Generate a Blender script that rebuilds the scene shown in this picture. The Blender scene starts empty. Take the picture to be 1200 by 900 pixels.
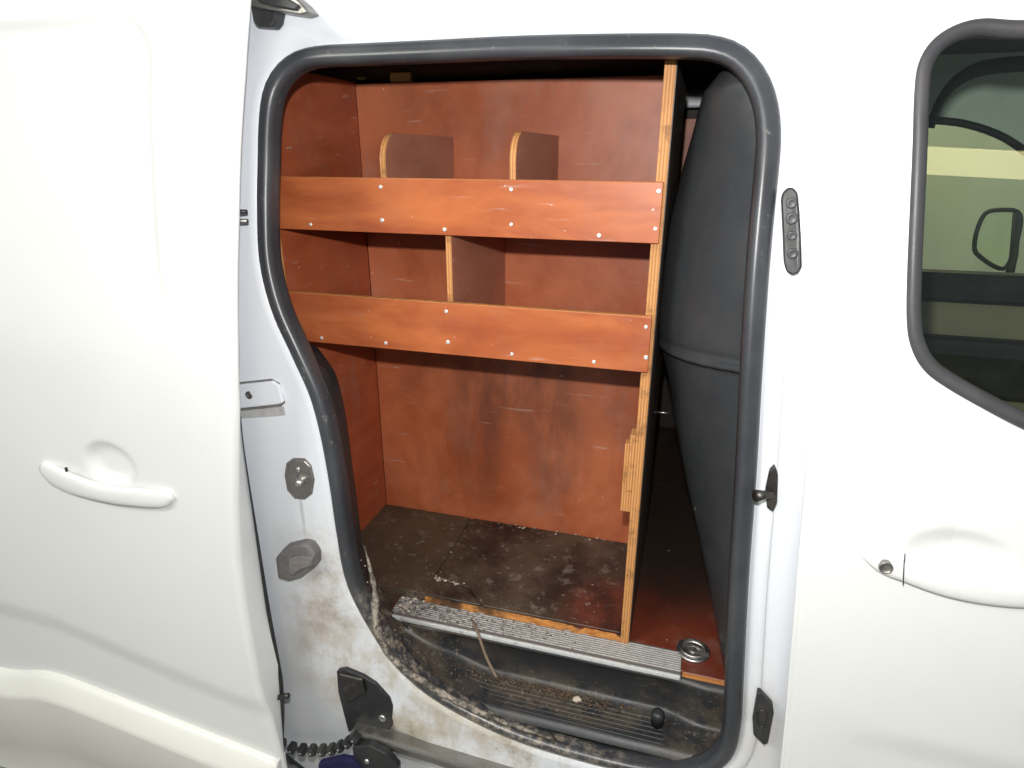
import bpy, bmesh, math, random
from mathutils import Vector, Matrix, noise as mnoise
random.seed(7)
SC = bpy.context.scene
COL = SC.collection
# ------------------------------------------------------------------ camera
YAW, PIT, ROL, F = math.radians(-16.1), math.radians(-20.0), math.radians(0.2), 740.0
_f = Vector((math.sin(YAW)*math.cos(PIT), math.cos(YAW)*math.cos(PIT), math.sin(PIT)))
_r0 = Vector((math.cos(YAW), -math.sin(YAW), 0)); _u0 = _r0.cross(_f)
_r = math.cos(ROL)*_r0 + math.sin(ROL)*_u0
_u = -math.sin(ROL)*_r0 + math.cos(ROL)*_u0
CAM = Vector((0, -1.0, 0))
cd = bpy.data.cameras.new('camera'); co = bpy.data.objects.new('camera', cd); COL.objects.link(co)
cd.sensor_width = 36; cd.lens = F/1200*36; cd.clip_start = .02; cd.clip_end = 60
mw = Matrix((_r, _u, -_f)).transposed().to_4x4(); mw.translation = CAM
co.matrix_world = mw
SC.camera = co
# ------------------------------------------------------------------ light and exposure
SC.view_settings.view_transform = 'Standard'; SC.view_settings.look = 'None'
SC.view_settings.exposure = 0.24; SC.view_settings.gamma = 1.0; SC.view_settings.use_curve_mapping = False
W = bpy.data.worlds.new('World'); SC.world = W; W.use_nodes = True
W.node_tree.nodes['Background'].inputs[0].default_value = (.80, .90, 1.0, 1)
W.node_tree.nodes['Background'].inputs[1].default_value = .34
fl = bpy.data.lights.new('flash', 'POINT'); fl.energy = 62; fl.shadow_soft_size = .012; fl.color = (1, .985, .965)
fo = bpy.data.objects.new('flash', fl); COL.objects.link(fo)
fo.location = CAM + _u*.125 + _r*(-.012) + _f*.02
# ------------------------------------------------------------------ maths helpers
def sk(z):                       # curvature of the van's side (tumblehome above the waist)
    return .09*((z+.45)/.65)**2 if z > -.45 else .012*((z+.45)/.9)**2
def ray(px, py):
    return (_r*(px-600) - _u*(py-450) + _f*F)
def at(px, py, Y=None, Z=None, X=None):
    d = ray(px, py)
    t = (Y-CAM.y)/d.y if Y is not None else ((Z-CAM.z)/d.z if Z is not None else (X-CAM.x)/d.x)
    return CAM + d*t
def S(px, py, off=0.0):          # the point of the body side, set in by off
    y = off
    for _ in range(14):
        p = at(px, py, Y=y); y = sk(p.z)+off
    return at(px, py, Y=y)
def smooth(a, b, x):
    t = max(0, min(1, (x-a)/(b-a))); return t*t*(3-2*t)
def crom(pts, n, closed=False):  # resampled Catmull-Rom through points
    P = [Vector(p) for p in pts]; N = len(P); out = []
    segs = N if closed else N-1
    for i in range(segs):
        g = (lambda k: P[k % N]) if closed else (lambda k: P[max(0, min(N-1, k))])
        a, b, c, d = g(i-1), g(i), g(i+1), g(i+2)
        for k in range(12):
            t = k/12
            out.append(.5*((2*b)+(c-a)*t+(2*a-5*b+4*c-d)*t*t+(3*b-a-3*c+d)*t**3))
    out.append(P[0].copy() if closed else P[-1].copy())
    L = [0]
    for i in range(1, len(out)): L.append(L[-1]+(out[i]-out[i-1]).length)
    res = []; j = 0; m = n if closed else n-1
    for k in range(n):
        s = L[-1]*k/m
        while j < len(L)-2 and L[j+1] < s: j += 1
        t = (s-L[j])/max(1e-9, L[j+1]-L[j]); res.append(out[j].lerp(out[j+1], min(1, t)))
    return res
def interp(tab, x):
    if x <= tab[0][0]: return tab[0][1]
    for (a, b), (c, d) in zip(tab, tab[1:]):
        if x <= c: return b+(d-b)*(x-a)/(c-a)
    return tab[-1][1]
# ------------------------------------------------------------------ object helpers
WO = {}
def empty(name, loc):
    o = bpy.data.objects.new(name, None); COL.objects.link(o); o.location = loc; o.empty_display_size = .05
    WO[o] = Vector(loc); return o
def tag(o, label=None, cat=None, group=None, kind=None):
    for k, v in (('label', label), ('category', cat), ('group', group), ('kind', kind)):
        if v: o[k] = v
    return o
def mesh(name, V, Fc, m, parent=None, smooth_=True, label=None, kind=None):
    V = [Vector(v) for v in V]
    lo = [min(v[i] for v in V) for i in range(3)]; hi = [max(v[i] for v in V) for i in range(3)]
    c = Vector([(a+b)/2 for a, b in zip(lo, hi)])
    me = bpy.data.meshes.new(name); me.from_pydata([v-c for v in V], [], Fc); me.update()
    if smooth_: me.polygons.foreach_set('use_smooth', [True]*len(me.polygons))
    me.materials.append(m)
    o = bpy.data.objects.new(name, me); COL.objects.link(o); WO[o] = c
    if parent: o.parent = parent; o.location = c-WO[parent]
    else: o.location = c
    if label: o['label'] = label
    if kind: o['kind'] = kind
    return o
def bmobj(name, bm, m, parent=None, smooth_=False, **k):
    bm.verts.index_update(); bmesh.ops.recalc_face_normals(bm, faces=bm.faces)
    V = [v.co.copy() for v in bm.verts]; Fc = [[v.index for v in f.verts] for f in bm.faces]; bm.free()
    return mesh(name, V, Fc, m, parent, smooth_, **k)
def addbox(bm, lo, hi, bev=.0015, seg=2, rot=None):
    lo = Vector(lo); hi = Vector(hi); t = bmesh.new()
    bmesh.ops.create_cube(t, size=1)
    for v in t.verts: v.co = Vector([v.co[i]*(hi[i]-lo[i]) for i in range(3)])
    if bev: bmesh.ops.bevel(t, geom=t.edges[:], offset=bev, segments=seg, affect='EDGES', profile=.5)
    c = (lo+hi)/2
    for v in t.verts: v.co = (rot @ v.co if rot else v.co)+c
    t.verts.index_update(); mp = [bm.verts.new(v.co) for v in t.verts]
    for f in t.faces: bm.faces.new([mp[v.index] for v in f.verts])
    t.free()
def box(name, lo, hi, m, parent=None, bev=.0015, rot=None, **k):
    bm = bmesh.new(); addbox(bm, lo, hi, bev, 2, rot); return bmobj(name, bm, m, parent, **k)
def prism(name, poly, ext, m, parent=None, bev=.002, seg=2, sm=False, **k):
    """poly: 3D points of a flat outline; ext: vector of the thickness"""
    bm = bmesh.new(); a = [bm.verts.new(p) for p in poly]; b = [bm.verts.new(Vector(p)+Vector(ext)) for p in poly]
    n = len(poly); bm.faces.new(a); bm.faces.new(b[::-1])
    for i in range(n): bm.faces.new((a[i], b[i], b[(i+1) % n], a[(i+1) % n]))
    bmesh.ops.recalc_face_normals(bm, faces=bm.faces)
    if bev: bmesh.ops.bevel(bm, geom=bm.edges[:], offset=bev, segments=seg, affect='EDGES', profile=.5, clamp_overlap=True)
    return bmobj(name, bm, m, parent, sm, **k)
def tubegeo(pts, rad, n=10, closed=False, flat=1.0, nrm=Vector((0, -1, 0))):
    V = []; Fc = []; N = len(pts)
    for i, p in enumerate(pts):
        a = pts[(i-1) % N] if closed or i else pts[0]; b = pts[(i+1) % N] if closed or i < N-1 else pts[-1]
        t = (b-a).normalized(); s = t.cross(nrm).normalized(); w = s.cross(t).normalized()
        r = rad(i/(N-1)) if callable(rad) else rad
        for k in range(n):
            an = 2*math.pi*k/n; V.append(p+s*(math.cos(an)*r)+w*(math.sin(an)*r*flat))
    R = N if closed else N-1
    for i in range(R):
        for k in range(n):
            a = i*n+k; b = i*n+(k+1) % n; c = ((i+1) % N)*n+(k+1) % n; d = ((i+1) % N)*n+k; Fc.append((a, b, c, d))
    if not closed: Fc.append(list(range(n))[::-1]); Fc.append([(N-1)*n+k for k in range(n)])
    return V, Fc
def tube(name, pts, rad, m, parent=None, n=10, closed=False, flat=1.0, nrm=Vector((0, -1, 0)), **k):
    V, Fc = tubegeo([Vector(p) for p in pts], rad, n, closed, flat, nrm)
    return mesh(name, V, Fc, m, parent, **k)
def disc(name, c, axis, prof, m, parent=None, n=20, **k):
    """lathe: prof = [(radius, height along axis)]"""
    ax = Vector(axis).normalized(); s = ax.orthogonal().normalized(); w = ax.cross(s); c = Vector(c)
    V = []; Fc = []
    for r, h in prof:
        for i in range(n):
            a = 2*math.pi*i/n; V.append(c+ax*h+s*(math.cos(a)*r)+w*(math.sin(a)*r))
    for j in range(len(prof)-1):
        for i in range(n): Fc.append((j*n+i, j*n+(i+1) % n, (j+1)*n+(i+1) % n, (j+1)*n+i))
    Fc.append([i for i in range(n)][::-1]); Fc.append([(len(prof)-1)*n+i for i in range(n)])
    return mesh(name, V, Fc, m, parent, **k)
# ------------------------------------------------------------------ materials
class Mat:
    def __init__(s, name):
        s.m = bpy.data.materials.new(name); s.m.use_nodes = True; s.t = s.m.node_tree
        s.b = s.t.nodes['Principled BSDF']; s.pos = s.t.nodes.new('ShaderNodeNewGeometry').outputs['Position']
        sp = s.t.nodes.new('ShaderNodeSeparateXYZ'); s.L(s.pos, sp.inputs[0]); s.x, s.y, s.z = sp.outputs
    def L(s, a, b):
        if hasattr(a, 'links') or hasattr(a, 'is_linked'): s.t.links.new(a, b)
        else: b.default_value = a if not isinstance(a, tuple) or len(a) == 4 or b.type == 'VECTOR' else (*a, 1)
    def math(s, op, a, b=0.0, c=None):
        n = s.t.nodes.new('ShaderNodeMath'); n.operation = op; s.L(a, n.inputs[0]); s.L(b, n.inputs[1])
        if c is not None: s.L(c, n.inputs[2])
        return n.outputs[0]
    def noise(s, sc=(1, 1, 1), scale=5, det=4, rough=.55, off=(0, 0, 0), rot=(0, 0, 0), dist=0.0):
        mp = s.t.nodes.new('ShaderNodeMapping'); s.L(s.pos, mp.inputs[0]); mp.inputs['Scale'].default_value = sc
        mp.inputs['Location'].default_value = off; mp.inputs['Rotation'].default_value = rot
        n = s.t.nodes.new('ShaderNodeTexNoise'); s.L(mp.outputs[0], n.inputs['Vector'])
        n.inputs['Scale'].default_value = scale; n.inputs['Detail'].default_value = det; n.inputs['Roughness'].default_value = rough
        n.inputs['Distortion'].default_value = dist
        return n.outputs[0]
    def step(s, v, a, b):
        n = s.t.nodes.new('ShaderNodeMapRange'); n.interpolation_type = 'SMOOTHSTEP'; s.L(v, n.inputs[0])
        n.inputs[1].default_value = a; n.inputs[2].default_value = b; return n.outputs[0]
    def mix(s, f, a, b):
        n = s.t.nodes.new('ShaderNodeMix'); n.data_type = 'RGBA'; s.L(f, n.inputs[0]); s.L(a, n.inputs[6]); s.L(b, n.inputs[7]); return n.outputs[2]
    def near(s, p, r0, r1, sc=(1, 1, 1)):
        """1 within r0 of p falling to 0 at r1"""
        mp = s.t.nodes.new('ShaderNodeVectorMath'); mp.operation = 'SUBTRACT'; s.L(s.pos, mp.inputs[0]); mp.inputs[1].default_value = p
        m2 = s.t.nodes.new('ShaderNodeVectorMath'); m2.operation = 'MULTIPLY'; s.L(mp.outputs[0], m2.inputs[0]); m2.inputs[1].default_value = sc
        ln = s.t.nodes.new('ShaderNodeVectorMath'); ln.operation = 'LENGTH'; s.L(m2.outputs[0], ln.inputs[0])
        return s.step(ln.outputs['Value'], r1, r0)
    def mul(s, a, b): return s.math('MULTIPLY', a, b)
    def mx(s, a, b): return s.math('MAXIMUM', a, b)
    def set(s, col=None, rough=None, metal=None, spec=None, coat=None, bump=None, bd=.001, bs=.5):
        if col is not None: s.L(col, s.b.inputs['Base Color'])
        if rough is not None: s.L(rough, s.b.inputs['Roughness'])
        if metal is not None: s.L(metal, s.b.inputs['Metallic'])
        if spec is not None: s.b.inputs['Specular IOR Level'].default_value = spec
        if coat is not None: s.b.inputs['Coat Weight'].default_value = coat; s.b.inputs['Coat Roughness'].default_value = .08
        if bump is not None:
            n = s.t.nodes.new('ShaderNodeBump'); n.inputs['Distance'].default_value = bd; n.inputs['Strength'].default_value = bs
            s.L(bump, n.inputs['Height']); s.t.links.new(n.outputs[0], s.b.inputs['Normal'])
        return s.m
def paint(name, base, dirty=False, rough=.32):
    m = Mat(name)
    n1 = m.noise(scale=2.2, det=3); col = m.mix(m.step(n1, .35, .7), base, tuple(c*.97 for c in base))
    rg = rough
    if dirty:
        n2 = m.noise(scale=9, det=6, rough=.7); n3 = m.noise(sc=(1, 1, .22), scale=22, det=5, rough=.65, off=(3, 0, 1))
        n4 = m.noise(scale=70, det=4, rough=.7)
        # grime thrown up round the lower rear corner of the opening, stains run down the pillar
        low = m.mx(m.near((-.62, .04, -1.18), .05, .30, (1, 1, .9)), m.mul(m.near((-.74, .04, -1.02), .04, .27, (1.4, 1, .75)), .8))
        low = m.mx(low, m.mul(m.near((-.45, .04, -1.30), .04, .30, (.6, 1, 1.6)), 1.0))
        a = m.mul(low, m.step(n2, .40, .66)); b = m.mul(low, m.mul(m.step(n3, .50, .72), .9))
        col = m.mix(m.mul(m.mx(a, b), .70), col, (.36, .29, .21))
        col = m.mix(m.mul(m.mul(low, m.step(n2, .56, .74)), .75), col, (.16, .125, .095))
        col = m.mix(m.mul(m.mul(low, m.step(n4, .62, .72)), .7), col, (.07, .05, .035))
        # faint overall film, brownish smear on the pillar foot
        col = m.mix(m.mul(m.step(n3, .55, .85), .10), col, (.45, .40, .34))
        stk = m.near((-.786, .04, -.745), .02, .10, (14, 1, 1)); col = m.mix(m.mul(stk, .45), col, (.30, .27, .25))
        ft = m.mul(m.near((-.56, .04, -1.20), .10, .24, (.55, 1, 1.1)), m.step(n2, .32, .55)); col = m.mix(m.mul(ft, .45), col, (.45, .38, .27))
        rt = m.mul(m.near((.21, .04, -1.08), .02, .16, (1, 1, .7)), m.step(n2, .35, .6)); col = m.mix(m.mul(rt, .45), col, (.48, .43, .38))
        sm = m.mul(m.near((-.77, .04, -1.10), .03, .15, (1.6, 1, .55)), m.step(n2, .25, .62))
        col = m.mix(m.mul(sm, .42), col, (.40, .33, .29))
        rg = m.math('ADD', m.mul(m.mx(a, sm), .4), rough)
    n5 = m.noise(scale=260, det=2)
    return m.set(col, rg, spec=.5, coat=.35, bump=n5, bd=.0002, bs=.25)
WHITE = paint('white_paint', (.74, .745, .74))
JAMB = paint('white_jamb_paint', (.69, .715, .76), True, .38)  # same white paint, with the bluish cast of skylight put into its base
def plastic(name, base, rough=.5, dust=.25, dustc=(.20, .18, .155), sc=9, spec=.45):
    m = Mat(name); n = m.noise(scale=sc, det=6, rough=.65); n2 = m.noise(scale=120, det=3); n3 = m.noise(sc=(1, 1, .3), scale=34, det=5, rough=.7, off=(7, 2, 1))
    col = m.mix(m.mul(m.step(n, .42, .78), dust), base, dustc)
    col = m.mix(m.mul(m.step(n3, .62, .80), dust*.7), col, tuple(c*1.3 for c in dustc))
    rg = m.math('ADD', m.mul(m.step(n, .4, .75), .2), rough)
    return m.set(col, rg, spec=spec, bump=n2, bd=.0005, bs=.3)
RUBBER = Mat('seal_rubber')
_n = RUBBER.noise(scale=6, det=5, rough=.6); _n2 = RUBBER.noise(scale=50, det=5, rough=.75)
_c = RUBBER.mix(RUBBER.step(_n, .35, .75), (.032, .034, .040), (.055, .058, .064))
_low = RUBBER.mx(RUBBER.near((-.60, .05, -1.10), .03, .25), RUBBER.near((-.30, .05, -1.22), .03, .26, (.7, 1, 1)))
_c = RUBBER.mix(RUBBER.mul(RUBBER.mul(_low, RUBBER.step(_n2, .44, .62)), .85), _c, (.30, .25, .19))
_c = RUBBER.mix(RUBBER.mul(RUBBER.step(_n2, .62, .70), .45), _c, (.25, .23, .2))
RUBBER = RUBBER.set(_c, RUBBER.math('ADD', RUBBER.mul(_n, .22), .26), spec=.6, bump=_n2, bd=.0006, bs=.35)
BLACK = plastic('black_plastic', (.018, .019, .021), .42, .18)
GASKET = plastic('window_rubber', (.050, .049, .054), .42, .2, (.14, .125, .125))
DARKTRIM = plastic('black_step_trim', (.022, .024, .028), .40, .35, (.12, .10, .08), 14)
def dirtyplastic(name, base):
    m = Mat(name); n = m.noise(scale=16, det=7, rough=.7); n2 = m.noise(scale=75, det=5, rough=.75); n3 = m.noise(scale=5, det=3, off=(4, 1, 0))
    left = m.near((-.64, .10, -1.12), .10, .38); right = m.near((.13, .1, -1.2), .02, .16)
    mid = m.mul(m.near((-.22, .135, -1.21), .02, .075, (.20, 1, 1)), 1.0)
    d = m.mx(m.mx(left, right), m.mx(mid, m.mul(m.step(n3, .5, .7), .5)))
    col = m.mix(m.mul(m.mul(d, m.step(n, .38, .58)), .85), base, (.085, .065, .048))
    col = m.mix(m.mul(m.mul(d, m.step(n2, .56, .68)), .8), col, (.24, .19, .14))
    col = m.mix(m.mul(m.step(n2, .66, .74), .45), col, (.22, .20, .18))
    return m.set(col, m.math('ADD', m.mul(n, .3), .30), spec=.5, bump=m.math('ADD', m.mul(n2, .6), m.mul(n, .6)), bd=.0022, bs=.45)
STEP = dirtyplastic('step_grey_plastic', (.020, .022, .025))
def crust():
    m = Mat('crusted_corner'); n = m.noise(scale=13, det=7, rough=.7); n2 = m.noise(scale=48, det=6, rough=.75); n3 = m.noise(scale=24, det=5, rough=.7, off=(5, 2, 1))
    col = m.mix(m.step(n, .40, .62), (.030, .024, .020), (.085, .062, .044)); col = m.mix(m.mul(m.step(n3, .52, .66), .8), col, (.17, .135, .10)); col = m.mix(m.mul(m.step(n2, .60, .68), .85), col, (.36, .32, .27))
    return m.set(col, .75, spec=.3, bump=m.math('ADD', n2, n), bd=.004, bs=.6)
CRUST = crust()
def crustl():
    m = Mat('pale_crusted_lip'); n = m.noise(scale=26, det=7, rough=.7); n2 = m.noise(scale=70, det=6, rough=.75)
    col = m.mix(m.step(n, .42, .58), (.07, .062, .055), (.33, .29, .24)); col = m.mix(m.mul(m.step(n2, .48, .60), .9), col, (.045, .035, .028))
    return m.set(col, .7, spec=.3, bump=n2, bd=.003, bs=.6)
CRUSTL = crustl()
def ply(name, c1, c2, grain=(1, 1, 14), smudge=.5, scratch=.35, dark=(.06, .045, .04), blot=(), rough=.42, depth_shade=None):
    m = Mat(name)
    g = m.noise(sc=grain, scale=4.0, det=6, rough=.62, dist=.4); n = m.noise(scale=3.4, det=5, rough=.6, off=(2, 5, 1)); n2 = m.noise(sc=(1.5, 1, .55), scale=7, det=6, rough=.65, off=(1, 1, 8))
    col = m.mix(m.step(g, .3, .72), c1, c2)
    col = m.mix(m.mul(m.step(n, .50, .80), smudge), col, dark)
    gy = m.noise(sc=(1, 1, .5), scale=7, det=5, rough=.7, off=(9, 2, 3)); col = m.mix(m.mul(m.step(gy, .50, .78), smudge*.9), col, (.28, .22, .19))
    for p, r, a, sc in blot: col = m.mix(m.mul(m.mul(m.near(p, r*.15, r, sc), m.step(n2, .26, .70)), a), col, dark)
    if depth_shade: col = m.mix(m.mul(m.step(m.y, *depth_shade), m.step(n2, .05, .45)), col, dark)  # darkens the colour with depth, painting in the dim interior
    # scuffs: short pale strokes in three directions
    for k, (rt, of) in enumerate((((0, .6, 0), (1, 2, 3)), ((0, -.5, 0), (5, 1, 2)), ((0, .1, 0), (3, 7, 4)), ((0, 1.4, 0), (8, 3, 6)))):
        s1 = m.noise(sc=(1.3, 3, 14), scale=4.2, det=4, rough=.5, off=of, rot=rt); s2 = m.noise(scale=4.3+k, det=1, off=(k*2.1, 4, 1))
        f = m.mul(m.step(s1, .66, .74), m.step(s2, .48, .64)); col = m.mix(m.mul(f, scratch), col, (.55, .45, .40))
    sp = m.noise(scale=70, det=2, rough=.4, off=(4, 9, 2)); col = m.mix(m.mul(m.step(sp, .775, .80), min(1, scratch*2)), col, (.65, .55, .48))
    return m.set(col, m.math('ADD', m.mul(n, .25), rough-.12), spec=.42, bump=g, bd=.0006, bs=.25)
PLYLIP = ply('red_ply_lip', (.31, .072, .024), (.47, .135, .042), (1, 1, 4), .16, .30, (.20, .06, .03))
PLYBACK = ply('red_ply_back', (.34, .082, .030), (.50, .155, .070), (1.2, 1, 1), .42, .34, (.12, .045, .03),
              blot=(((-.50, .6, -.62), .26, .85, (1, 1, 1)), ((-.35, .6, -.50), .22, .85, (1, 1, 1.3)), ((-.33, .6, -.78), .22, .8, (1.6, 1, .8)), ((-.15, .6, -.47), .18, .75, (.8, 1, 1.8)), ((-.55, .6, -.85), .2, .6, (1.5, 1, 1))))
PLYSIDE = ply('red_ply_side', (.30, .062, .022), (.42, .105, .042), (1, 1, 3), .40, .34, (.10, .035, .022))
PLYDIV = ply('brown_ply_divider', (.34, .13, .078), (.43, .175, .11), (1, 1, 3), .35, .30, (.14, .07, .05))
PLYFLOOR = ply('red_ply_floor', (.12, .022, .011), (.16, .032, .016), (3, 1, 1), .5, .20, (.03, .02, .016), blot=(((-.02, .75, -1.09), .50, 1.0, (1, 1, 1)), ((-.05, .80, -1.09), .56, 1.0, (1, 1, 1)), ((.0, .95, -1.09), .60, 1.0, (1, 1, 1))), depth_shade=(.30, .60), rough=.36)  # blots and depth term paint the unlit far floor dark
PLYOUT = plastic('dark_ply_face', (.085, .058, .044), .5, .5, (.03, .02, .015), 20)
def edge(name, c1, c2, ax, layers=5, t0=0.0, th=.018):
    m = Mat(name); src = (m.x, m.y, m.z)[ax]
    ph = m.math('SINE', m.mul(m.math('SUBTRACT', src, t0), math.pi*2*layers/2/th)); n = m.noise(sc=(1, 1, 1), scale=26, det=5, rough=.7); g = m.noise(sc=(30, 30, 1.5), scale=5, det=4)
    col = m.mix(m.step(ph, -.4, .4), c1, c2); col = m.mix(m.mul(m.step(n, .50, .68), .65), col, (.14, .06, .025)); col = m.mix(m.mul(m.step(g, .55, .7), .35), col, (.30, .14, .05))
    return m.set(col, .6, spec=.3, bump=m.math('ADD', g, m.mul(ph, .4)), bd=.0008, bs=.4)
EDGEX = edge('ply_edge', (.56, .27, .10), (.40, .18, .06), 0, 7, 0, .020)
EDGEZ = edge('ply_edge_flat', (.55, .23, .07), (.44, .165, .05), 2, 3, 0, .018)
CHIPEDGE = Mat('chipped_board_edge'); _n = CHIPEDGE.noise(sc=(1, 1, 3), scale=26, det=6, rough=.7); _n2 = CHIPEDGE.noise(scale=9, det=4, off=(2, 0, 0))
_c = CHIPEDGE.mix(CHIPEDGE.step(_n, .38, .62), (.60, .26, .07), (.36, .13, .035)); _c = CHIPEDGE.mix(CHIPEDGE.mul(CHIPEDGE.step(_n2, .44, .58), .9), _c, (.06, .035, .02))
CHIPEDGE = CHIPEDGE.set(_c, .65, spec=.3, bump=_n, bd=.002, bs=.5)
WORN = Mat('worn_floor_board')
_n = WORN.noise(scale=4.5, det=6, rough=.65); _n2 = WORN.noise(scale=18, det=6, rough=.75, off=(3, 1, 2)); _n3 = WORN.noise(scale=60, det=5, rough=.7); _l = WORN.near((-.74, .42, -1.06), .10, .30)
_c = WORN.mix(WORN.step(_n, .38, .64), (.022, .014, .011), (.082, .057, .040)); _c = WORN.mix(WORN.mul(_l, .6), _c, (.095, .072, .044))
_c = WORN.mix(WORN.mul(WORN.step(_n2, .54, .68), .7), _c, (.21, .17, .14)); _c = WORN.mix(WORN.mul(WORN.near((-.12, .3, -1.06), .02, .16), WORN.step(_n, .3, .6)), _c, (.20, .035, .018))
_c = WORN.mix(WORN.mul(WORN.step(_n3, .62, .70), .8), _c, (.34, .29, .24))
WORN = WORN.set(_c, WORN.math('ADD', WORN.mul(_n2, .5), .22), spec=.5, bump=_n2, bd=.003, bs=.4)
def metal(name, base, rough=.3, dirt=.4, dc=(.09, .07, .055)):
    m = Mat(name); n = m.noise(scale=45, det=6, rough=.7); n2 = m.noise(scale=9, det=4)
    f = m.mul(m.step(n, .5, .64), dirt)
    col = m.mix(f, base, dc); return m.set(col, m.math('ADD', m.mul(n2, .25), rough-.1), metal=m.math('SUBTRACT', 1.0, m.mul(f, .9)), bump=n, bd=.0006, bs=.3)
ALU = metal('sill_aluminium', (.72, .73, .73), .30, .30)
_mt = ALU.node_tree.nodes['Principled BSDF'].inputs['Metallic']; ALU.node_tree.links.remove(_mt.links[0]); _mt.default_value = .35
Mt = Mat('ribbed_aluminium'); _n = Mt.noise(scale=90, det=5, rough=.75); _n2 = Mt.noise(scale=6, det=2, off=(1, 1, 1)); _lf = Mt.step(Mt.x, -.05, -.62)
_gr = Mt.mul(Mt.step(Mt.z, -1.0848, -1.0862), .8); _ff = Mt.mx(_gr, Mt.mul(Mt.step(_n, .46, .60), Mt.math('ADD', Mt.mul(_lf, .65), .22))); _c = Mt.mix(_ff, (.62, .61, .60), (.075, .058, .045))
ALURIB = Mt.set(_c, .42, metal=.35, bump=_n, bd=.001, bs=.3)
STEEL = metal('zinc_steel', (.62, .61, .59), .35, .25)
OLDSTEEL = metal('dull_steel', (.34, .33, .31), .42, .5)
BOLT = metal('blackened_steel', (.10, .095, .09), .45, .4)
SCREW = Mat('bright_screw').set((.85, .84, .82), .30, metal=.6)
VANIN = plastic('dark_van_lining', (.026, .017, .012), .6, .4, (.05, .035, .025))
FLOORIN = plastic('dark_load_floor', (.022, .018, .016), .45, .5, (.07, .055, .045), 12)
BULK = plastic('bulkhead_plastic', (.032, .034, .037), .27, .22, (.075, .070, .066), 8)
GREYRUB = plastic('grey_rubber', (.13, .12, .12), .6, .5, (.25, .23, .22), 40)
RECESS_SHADE = plastic('recess_shade_grey', (.42, .42, .42), .6, .7, (.22, .20, .18), 30)  # dirt plus the shade of the recess, put into the colour
MUD = plastic('dry_mud', (.085, .060, .042), .9, .5, (.22, .18, .14), 40, .1)
CHIP = plastic('pale_chip', (.55, .47, .38), .8, .3, (.3, .22, .15), 60, .2)
TWIGM = plastic('twig_bark', (.20, .145, .105), .7, .5, (.32, .26, .2), 60, .2)
BLUE = plastic('dark_blue_cloth', (.018, .016, .055), .8, .2, (.06, .06, .1), 30, .1)
BRASS = Mat('pale_wood_block').set((.78, .50, .16), .4)
RUBSTRIP = paint('cream_moulding', (.76, .755, .715), rough=.42)
MIRROR = Mat('mirror_glass').set((.85, .9, .75), .35, metal=.0)  # reflected view painted in as a matte pale green
CABD = plastic('cab_dark_trim', (.012, .013, .012), .5, .2)
CABG = plastic('cab_grey_trim', (.55, .64, .58), .6, .2, (.2, .2, .18))
CABO = plastic('cab_olive_trim', (.30, .27, .18), .65, .2, (.24, .22, .16))
WALLM = Mat('garage_wall_paint'); _n = WALLM.noise(scale=1.3, det=4); WALLM = WALLM.set(WALLM.mix(_n, (.60, .64, .50), (.68, .71, .57)), .8)
CONC = Mat('concrete'); _n = CONC.noise(scale=3, det=6, rough=.65); CONC = CONC.set(CONC.mix(_n, (.16, .155, .15), (.28, .27, .26)), .75, bump=_n, bd=.002)
LAMPM = Mat('lamp_diffuser'); LAMPM.set((.9, .88, .75), .5); LAMPM.b.inputs['Emission Color'].default_value = (1, .86, .50, 1); LAMPM.b.inputs['Emission Strength'].default_value = 9; LAMPM = LAMPM.m
def glass(name, tint):
    m = bpy.data.materials.new(name); m.use_nodes = True; t = m.node_tree; t.nodes.clear()
    o = t.nodes.new('ShaderNodeOutputMaterial'); tr = t.nodes.new('ShaderNodeBsdfTransparent'); gl = t.nodes.new('ShaderNodeBsdfGlossy'); mx = t.nodes.new('ShaderNodeMixShader'); fr = t.nodes.new('ShaderNodeFresnel')
    tr.inputs[0].default_value = (*tint, 1); gl.inputs['Roughness'].default_value = .01; gl.inputs[0].default_value = (.95, 1, .9, 1); fr.inputs[0].default_value = 1.5
    t.links.new(fr.outputs[0], mx.inputs[0]); t.links.new(tr.outputs[0], mx.inputs[1]); t.links.new(gl.outputs[0], mx.inputs[2]); t.links.new(mx.outputs[0], o.inputs[0]); return m
GLASS = glass('tinted_glass', (.86, .92, .83))

# ================================================================== garage (setting)
tag(box('garage_floor', (-9, -14, -1.95), (7, 5.2, -1.80), CONC, bev=0), kind='structure')
tag(box('garage_wall', (-7, 5.2, -1.95), (7, 5.35, 2.1), WALLM, bev=0), kind='structure')

# ================================================================== the van
van = empty('panel_van', (-.2, .8, -1.80))
tag(van, 'white panel van with its side sliding door slid open beside the glazed front door', 'van')

# ---- aperture contour (centre line of the seal)
APX = [(372,67),(430,64),(500,61),(600,56.5),(700,54.5),(800,54.5),(840,58),(866,70),(885,93),(896,122),(900,160),(897,205),(892,257),(886,330),(879,444),
       (873,560),(865,680),(860,793),(857,850),(846,884),(815,902),(760,900),(692,885),(614,862),(551,834),(500,803),(462,765),(431,716),(413,675),(403,620),(396,570),(386,513),(373,463),
       (352,415),(328,361),(314.5,305),(312,240),(313,190),(314,150),(318,115),(328,92),(346,75)]
SO = .040
AP = crom([S(x, y, SO) for x, y in APX], 240, True)
def apnorm():
    N = len(AP); out = []
    for i in range(N):
        t = AP[(i+2) % N]-AP[(i-2) % N]; t.y = 0; t.normalize(); out.append(Vector((-t.z, 0, t.x)))
    c = sum(AP, Vector())/N
    if sum((a-c).dot(n) for a, n in zip(AP, out)) < 0: out = [-n for n in out]
    for _ in range(3): out = [(out[i-1]+out[i]*2+out[(i+1) % N]).normalized() for i in range(N)]
    return out
AN = apnorm()
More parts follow.
